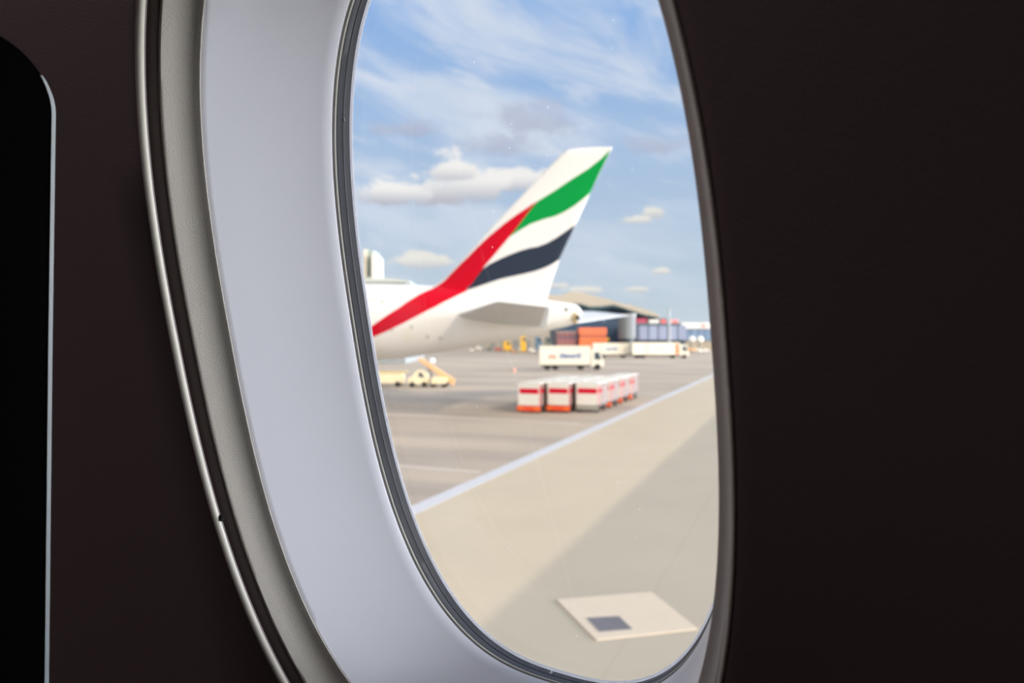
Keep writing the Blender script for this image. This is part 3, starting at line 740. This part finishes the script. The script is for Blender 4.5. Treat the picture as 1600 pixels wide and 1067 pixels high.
# ================================================================== FAR BUILDINGS
def bldg(name, D, label): 
    r = empty(name, (0, D, 0)); tag(r, label, 'building'); return r
def bx(name, r, px0, px1, ytop, ybot, m, y0=0, y1=20, bevel=.05):
    D = r.location.y; k = D / F
    return box(name, (px0 - CX) * k, (px1 - CX) * k, y0, y1, max(0, H - (ybot - 521) * k), H - (ytop - 521) * k, m, r, bevel)
def facade_mat(name, ca, cb, w, h):
    m = mat(name, ca, .35); nt = m.node_tree; b = nt.nodes['Principled BSDF']
    tc = nt.nodes.new('ShaderNodeTexCoord'); mp = nt.nodes.new('ShaderNodeMapping'); mp.inputs['Rotation'].default_value = (PI / 2, 0, 0)
    br = nt.nodes.new('ShaderNodeTexBrick'); br.offset = 0; br.inputs['Scale'].default_value = 1
    br.inputs['Brick Width'].default_value = w; br.inputs['Row Height'].default_value = h; br.inputs['Mortar Size'].default_value = .22
    br.inputs['Color1'].default_value = (*s2l(ca), 1); br.inputs['Color2'].default_value = tuple(x * .8 for x in s2l(ca)) + (1,); br.inputs['Mortar'].default_value = (*s2l(cb), 1)
    nt.links.new(tc.outputs['Object'], mp.inputs[0]); nt.links.new(mp.outputs[0], br.inputs['Vector']); nt.links.new(br.outputs['Color'], b.inputs['Base Color']); return m
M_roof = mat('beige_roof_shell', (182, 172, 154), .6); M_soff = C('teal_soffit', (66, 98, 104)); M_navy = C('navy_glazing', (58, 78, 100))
M_fac = facade_mat('blue_grey_panels', (160, 168, 192), (82, 102, 118), 2.6, 9); M_fac2 = facade_mat('slate_blue_glazing', (128, 150, 176), (90, 116, 138), 2.2, 9)
M_silver = mat('silver_ribbed_cladding', (118, 121, 122), .45); M_wf = C('white_fascia', (232, 228, 220)); M_tgrey = C('grey_cladding', (128, 128, 124))
# main hall with waved roof
tm = bldg('terminal_building', 232, 'terminal hall with waved beige roof and dark glazing beyond the tail cone')
k = 232 / F
rt = [(835, 465), (856, 461.5), (873, 462.5), (892, 456.5), (905, 458), (925, 463), (945, 467.5), (965, 474), (985, 478), (1003, 483), (1018, 488), (1028, 494)]
rb = [(1027, 497), (1014, 494), (1000, 491), (985, 486), (970, 481), (955, 476), (938, 479), (920, 480), (905, 475), (880, 474), (850, 474), (835, 475)]
def w2(l, kk): return [((x - CX) * kk, H - (y - 521) * kk) for x, y in l]
prism('waved_roof', w2(rt + rb, k), -4, 40, M_roof, tm, .1)
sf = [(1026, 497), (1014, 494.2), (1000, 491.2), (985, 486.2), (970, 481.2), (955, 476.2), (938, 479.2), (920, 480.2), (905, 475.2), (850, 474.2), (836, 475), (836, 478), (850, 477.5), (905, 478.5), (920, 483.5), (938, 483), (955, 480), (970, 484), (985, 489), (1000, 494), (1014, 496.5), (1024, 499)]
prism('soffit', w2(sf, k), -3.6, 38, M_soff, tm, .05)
bx('glazed_wall', tm, 868, 972, 480, 560, M_navy, 0, 36)
fh = bldg('cargo_shed', 300, 'pale distant cargo shed seen under the airliner tail behind the small vans')
bx('wall', fh, 620, 871, 512, 546, C('warm_stone', (172, 162, 148)), 0, 30); bx('roof', fh, 618, 872, 510, 512, M_tgrey, -.5, 30.5)
for px in range(640, 865, 18): bx('shutter_door', fh, px, px + 9, 531, 546, C('grey_shutter', (140, 140, 136)), -.15, .1); bx('grey_wall', tm, 966, 1022, 490, 560, M_tgrey, 1, 36)
# rotunda
rd = bldg('stair_rotunda', 196, 'round silver ribbed stair tower beside the waved-roof hall'); k = 196 / F
bm = bmesh.new(); xc = (981.5 - CX) * k; rr = 13.5 * k; zt_ = H - (494 - 521) * k; zb_ = H - (529 - 521) * k
vsr = []; nn = 72
for z in (zb_, zt_):
    for i in range(nn): r_ = rr * (1 if i % 3 else .96); vsr.append(bm.verts.new((xc + r_ * math.cos(2 * PI * i / nn), rr + r_ * math.sin(2 * PI * i / nn), z)))
for i in range(nn): bm.faces.new((vsr[i], vsr[(i + 1) % nn], vsr[nn + (i + 1) % nn], vsr[nn + i]))
bm.faces.new(vsr[:nn][::-1]); bm.faces.new(vsr[nn:]); bmobj('drum', bm, M_silver, rd)
bm = bmesh.new(); add_cyl(bm, (xc, rr, 0), (xc, rr, zb_), rr * .8, n=32); bmobj('base', bm, C('dark_base', (50, 58, 62)), rd)
bm = bmesh.new(); add_cyl(bm, (xc, rr, zt_), (xc, rr, zt_ + .7), rr * 1.08, n=48); bmobj('roof', bm, M_tgrey, rd)
# pier
pr = bldg('departure_pier', 205, 'blue-grey panelled departure pier with red and white rooftop signs')
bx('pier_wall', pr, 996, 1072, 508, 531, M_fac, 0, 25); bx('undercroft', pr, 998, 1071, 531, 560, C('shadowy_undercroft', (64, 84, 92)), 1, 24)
bx('parapet', pr, 993, 1064, 505, 508.5, C('slate_parapet', (96, 110, 116)), -.3, 25)
o = bx('roof_sign', pr, 994, 1011, 497.5, 505, C('sign_crimson', (176, 74, 96)), 0, .6); o['label'] = 'crimson rooftop sign'
o = bx('roof_sign', pr, 1014, 1029.5, 499, 506.5, C('sign_white', (222, 218, 208)), 0, .6); o['label'] = 'white rooftop sign'
o = bx('roof_sign', pr, 1030.5, 1042.5, 497, 508, C('sign_backing', (110, 116, 120)), .1, .7); o['label'] = 'grey rooftop sign with round red emblem'
kk = 205 / F; bm = bmesh.new(); add_cyl(bm, ((1036.5 - CX) * kk, -.05, H - (502.5 - 521) * kk), ((1036.5 - CX) * kk, .12, H - (502.5 - 521) * kk), 4.2 * kk); bmobj('emblem', bm, C('sign_red', (232, 110, 112)), o)
o = bx('roof_sign', pr, 1047, 1060, 498.5, 508.5, C('sign_pink', (206, 168, 166)), 0, .6); o['label'] = 'pale rooftop sign with red patch'
bm = bmesh.new(); add_cyl(bm, ((1055 - CX) * kk, -.08, H - (504 - 521) * kk), ((1055 - CX) * kk, .02, H - (504 - 521) * kk), 3.2 * kk); bmobj('emblem', bm, MATS['sign_red'], o)
# right-hand building
rbd = bldg('glazed_annex', 245, 'low glazed building with white roof fascia at the far right')
bx('fascia', rbd, 1064, 1150, 504, 513.5, M_wf, -.5, 25); bx('glazed_wall', rbd, 1070, 1148, 513.5, 532, M_fac2, 0, 24); bx('undercroft', rbd, 1072, 1148, 532, 560, C('stone_undercroft', (170, 158, 136)), .5, 24)
o = bx('fascia_sign', rbd, 1095, 1102, 507, 511, C('sign_red2', (226, 150, 140)), -.65, -.5, .01)
# white tanks in front of annex
for px, lab in ((1081, 'left white round fuel tank in front of the glazed annex'), (1094, 'right white round fuel tank in front of the glazed annex')):
    D = 222; kk = D / F; t_ = empty('storage_tank', ((px - CX) * kk, D, 0)); tag(t_, lab, 'tank', 'white round tanks by the annex')
    bm = bmesh.new(); bmesh.ops.create_uvsphere(bm, u_segments=24, v_segments=14, radius=5.2 * kk)
    zc_ = H - (530 - 521) * kk
    for v in bm.verts: v.co = Vector((v.co.x, v.co.y, v.co.z * .9 + zc_))
    bmobj('vessel', bm, M_w, t_, smooth=True)
    bm = bmesh.new(); add_cyl(bm, (0, 0, 0), (0, 0, zc_), 1.5 * kk, 2 * kk); bmobj('pedestal', bm, C('pale_pedestal', (150, 142, 126)), t_)
# lamp mast
D = 196; kk = D / F; lm = empty('lamp_mast', ((1045.5 - CX) * kk, D, 0)); tag(lm, 'tall pale lamp mast in front of the departure pier', 'lamp mast')
bm = bmesh.new(); add_cyl(bm, (0, 0, 0), (0, 0, H - (481 - 521) * kk), .34, .16); bmobj('pole', bm, C('pale_mast', (170, 172, 172)), lm)
box('lamp_head', -.35, .35, -.2, .2, H - (482 - 521) * kk, H - (480.5 - 521) * kk, MATS['pale_mast'], lm, .05)
# orange and brown-red blocks
ob = bldg('site_cabin', 198, 'bright orange two-storey site cabin with a brown band'); ob['category'] = 'cabin'
bx('upper_storey', ob, 905, 948, 512, 523, C('site_orange', (236, 120, 78)), 0, 6, .1); bx('window_band', ob, 906, 948, 523, 528, C('site_brown', (176, 104, 78)), .15, 6, .05); bx('lower_storey', ob, 905, 947.5, 528, 550, C('site_orange_deep', (238, 116, 66)), 0, 6, .1)
rb_ = bldg('site_cabin', 199, 'dull brown-red cabin left of the bright orange one'); rb_['category'] = 'cabin'
bx('body', rb_, 871, 900, 519, 545, C('site_brickred', (150, 98, 94)), 0, 6, .1); bx('roof', rb_, 869, 902, 517.5, 519.5, C('site_roof', (168, 150, 140)), -.3, 6.3, .05)
for px in (876, 883, 890, 896): bx('window', rb_, px - 1.5, px + 1.5, 524, 530, M_navy, -.05, .05, .01)
# left building with tower, seen above the airliner spine
lb = bldg('tower_block', 140, 'flat grey roofed block with pale tower above the airliner fuselage')
bx('hall', lb, 440, 634, 440, 575, C('slate_hall', (150, 156, 156)), 0, 30); prism('flat_roof', w2([(438, 434), (590, 434), (618, 436.5), (640, 439.5), (640, 442), (438, 442)], 140 / F), -1, 31, C('roof_sage', (186, 190, 180)), lb, .05)
bx('tower_core', lb, 563, 577, 387, 436, C('tower_grey', (150, 162, 152)), 4, 12); o = bx('tower_fin', lb, 577.5, 581.5, 394.5, 436, C('tower_cream', (222, 212, 192)), 2, 12)
bx('tower_fin', lb, 562, 568, 386, 436, MATS['tower_cream'], 3.6, 4, .02)

# unseen canopy added to shade the near apron, open below for the sky glow
tb = empty('added_shade_canopy', (0, 0, 0), YAW); tag(tb, 'unseen canopy on columns, added to shade the near apron', 'canopy')
SUN_AZ = Vector((.62, -.785, 0)).normalized(); SUN_EL = math.radians(30)
e0 = G(760, 966).dot(PD)                      # shadow edge measured across the line
hB = 12.0; off = hB / math.tan(SUN_EL) * (-SUN_AZ.dot(PD))
fy = e0 - off                                 # local y of the deck edge
M_pale = mat('pale_canopy_cladding', (226, 222, 214), .6, var=.08, scale=.4)
box('deck', -60, 130, fy - 13, fy, hB - .8, hB, M_pale, tb, .05)
for i in range(11):
    for yy in (-11.5, -1.5): box('column', -52 + i * 17.5, -51.2 + i * 17.5, fy + yy - .4, fy + yy + .4, 0, hB - .8, M_pale, tb, .05)

# ================================================================== LIGHT
sun = bpy.data.lights.new('sun', 'SUN'); so = bpy.data.objects.new('sun', sun); COL.objects.link(so)
sun.energy = 2.0; sun.color = (1, .86, .66); sun.angle = math.radians(.6)
sd = Vector((SUN_AZ.x * math.cos(SUN_EL), SUN_AZ.y * math.cos(SUN_EL), math.sin(SUN_EL)))
so.rotation_euler = sd.to_track_quat('Z', 'Y').to_euler(); so.location = (0, 0, 50)
LOBE = 28.0
wd = bpy.data.worlds.new('sky'); S.world = wd; wd.use_nodes = True; nt = wd.node_tree; N = nt.nodes; L = nt.links
N.clear(); wo = N.new('ShaderNodeOutputWorld'); bg = N.new('ShaderNodeBackground'); L.new(bg.outputs[0], wo.inputs[0])
tc = N.new('ShaderNodeTexCoord'); sx = N.new('ShaderNodeSeparateXYZ'); L.new(tc.outputs['Generated'], sx.inputs[0])
def mt(op, *a, clamp=False):
    n = N.new('ShaderNodeMath'); n.operation = op; n.use_clamp = clamp
    for i, x in enumerate(a):
        if hasattr(x, 'is_linked'): L.new(x, n.inputs[i])
        else: n.inputs[i].default_value = x
    return n.outputs[0]
def mr_(x, a, b, c=0, d=1, smooth=True):
    n = N.new('ShaderNodeMapRange'); n.interpolation_type = 'SMOOTHSTEP' if smooth else 'LINEAR'
    L.new(x, n.inputs[0]); n.inputs[1].default_value = a; n.inputs[2].default_value = b; n.inputs[3].default_value = c; n.inputs[4].default_value = d; return n.outputs[0]
def mixc(f, a, b):
    n = N.new('ShaderNodeMix'); n.data_type = 'RGBA'
    for i, x in ((0, f), (6, a), (7, b)):
        if hasattr(x, 'is_linked'): L.new(x, n.inputs[i])
        elif i == 0: n.inputs[0].default_value = x
        else: n.inputs[i].default_value = (*s2l(x), 1)
    return n.outputs[2]
dx, dy, dz = sx.outputs
hyp = mt('MAXIMUM', mt('SQRT', mt('ADD', mt('MULTIPLY', dx, dx), mt('MULTIPLY', dy, dy))), .05)
az = mt('ARCTAN2', dx, dy); el = mt('ARCTAN2', dz, hyp)             # azimuth and elevation in the real sky
cv = N.new('ShaderNodeCombineXYZ'); L.new(mt('ADD', mt('MULTIPLY', az, 1.0), mt('MULTIPLY', el, .5)), cv.inputs[0]); L.new(mt('ADD', mt('MULTIPLY', el, 2.6), mt('MULTIPLY', az, .55)), cv.inputs[1])
def noise(scale, det, dist, off, vec=None, rough=.55):
    n = N.new('ShaderNodeTexNoise'); n.inputs['Scale'].default_value = scale; n.inputs['Detail'].default_value = det; n.inputs['Distortion'].default_value = dist; n.inputs['Roughness'].default_value = rough
    a = N.new('ShaderNodeVectorMath'); a.operation = 'ADD'; a.inputs[1].default_value = off; L.new(vec or cv.outputs[0], a.inputs[0]); L.new(a.outputs[0], n.inputs['Vector']); return n.outputs['Fac']
base = mixc(mr_(el, .02, .40, smooth=False), (202, 217, 227), (142, 182, 234))
ci = mr_(noise(4.2, 6, .6, (1.3, 4.1, 0)), .40, .66)
ci = mt('MULTIPLY', ci, mr_(el, .05, .22, .4, .95))
c1 = mixc(ci, base, (218, 228, 243))
ci2 = mt('MULTIPLY', mr_(noise(9, 6, .4, (7.3, 2.2, 3)), .52, .72), .55)
c1 = mixc(ci2, c1, (230, 236, 246))
# cumulus puffs at fixed places of the sky: azimuth, elevation, widths, strength
def A_(px): return math.atan((px - 800) / F)
def E_(px, py): return math.atan((521 - py) / F * math.cos(A_(px)))
cv2 = N.new('ShaderNodeCombineXYZ'); L.new(az, cv2.inputs[0]); L.new(mt('MULTIPLY', el, 1.5), cv2.inputs[1])
edge = noise(22, 5, .2, (3, 1, 0), cv2.outputs[0], .6); edge2 = noise(9, 3, .2, (5, 9, 0), cv2.outputs[0], .5)
warp = mt('MULTIPLY', mt('SUBTRACT', edge, .5), 2.3)
warp = mt('ADD', warp, mt('MULTIPLY', mt('SUBTRACT', edge2, .5), 1.2))
def puff(px, py, wx_, wy_, flat=1.7):
    a = mt('DIVIDE', mt('SUBTRACT', az, A_(px)), wx_ / F); e = mt('DIVIDE', mt('SUBTRACT', el, E_(px, py)), wy_ / F)
    e2 = mt('MULTIPLY', e, mt('ADD', 1, mt('MULTIPLY', mt('LESS_THAN', e, 0), flat - 1)))
    d = mt('SQRT', mt('ADD', mt('MULTIPLY', a, a), mt('MULTIPLY', e2, e2)))
    return mt('SUBTRACT', mt('ADD', 1, warp), d), e
def add_puffs(col, lst, top, bot, soft, op):
    m = None; ee = None
    for (px, py, a, b) in lst:
        v, e = puff(px, py, a, b); v_ = mr_(v, 0, soft)
        sh = mr_(e, -.55, .45)
        cc = mixc(sh, bot, top) if True else None
        col = mixc(mt('MULTIPLY', v_, op), col, cc)
    return col
c1 = add_puffs(c1, [(825, 195, 85, 44), (1035, 232, 75, 26), (775, 232, 66, 34), (640, 205, 70, 18)], (188, 196, 218), (180, 188, 210), .9, .8)
c1 = add_puffs(c1, [(805, 287, 75, 30), (650, 306, 92, 28), (722, 296, 85, 44), (704, 272, 46, 34)], (252, 250, 247), (190, 193, 205), .5, .94)
c1 = add_puffs(c1, [(662, 411, 62, 18), (1022, 333, 22, 14), (990, 345, 26, 9), (910, 455, 44, 10), (1032, 425, 20, 8), (998, 453, 22, 6), (870, 447, 24, 6)], (242, 240, 232), (206, 210, 216), .5, .95)
# unseen sky glow added low right to light the reveal, mild lift behind
lobe = mt('MULTIPLY', mr_(az, .38, 1.2), mr_(mt('ABSOLUTE', mt('SUBTRACT', el, .08)), .34, .04))
lobe = mt('MULTIPLY', lobe, mr_(az, 2.7, 2.0))
boost = mt('ADD', mr_(dy, .75, .1, 0, .22), mt('MULTIPLY', lobe, LOBE))
boost = mt('ADD', 1, boost)
warm = mixc(mr_(dy, .7, 0), c1, (228, 231, 240))
below = mixc(mt('LESS_THAN', dz, 0), warm, (190, 182, 168))
L.new(below, bg.inputs[0]); L.new(boost, bg.inputs[1])
wd.cycles.sampling_method = 'MANUAL' if hasattr(wd, 'cycles') else None
wd.cycles.sample_map_resolution = 512
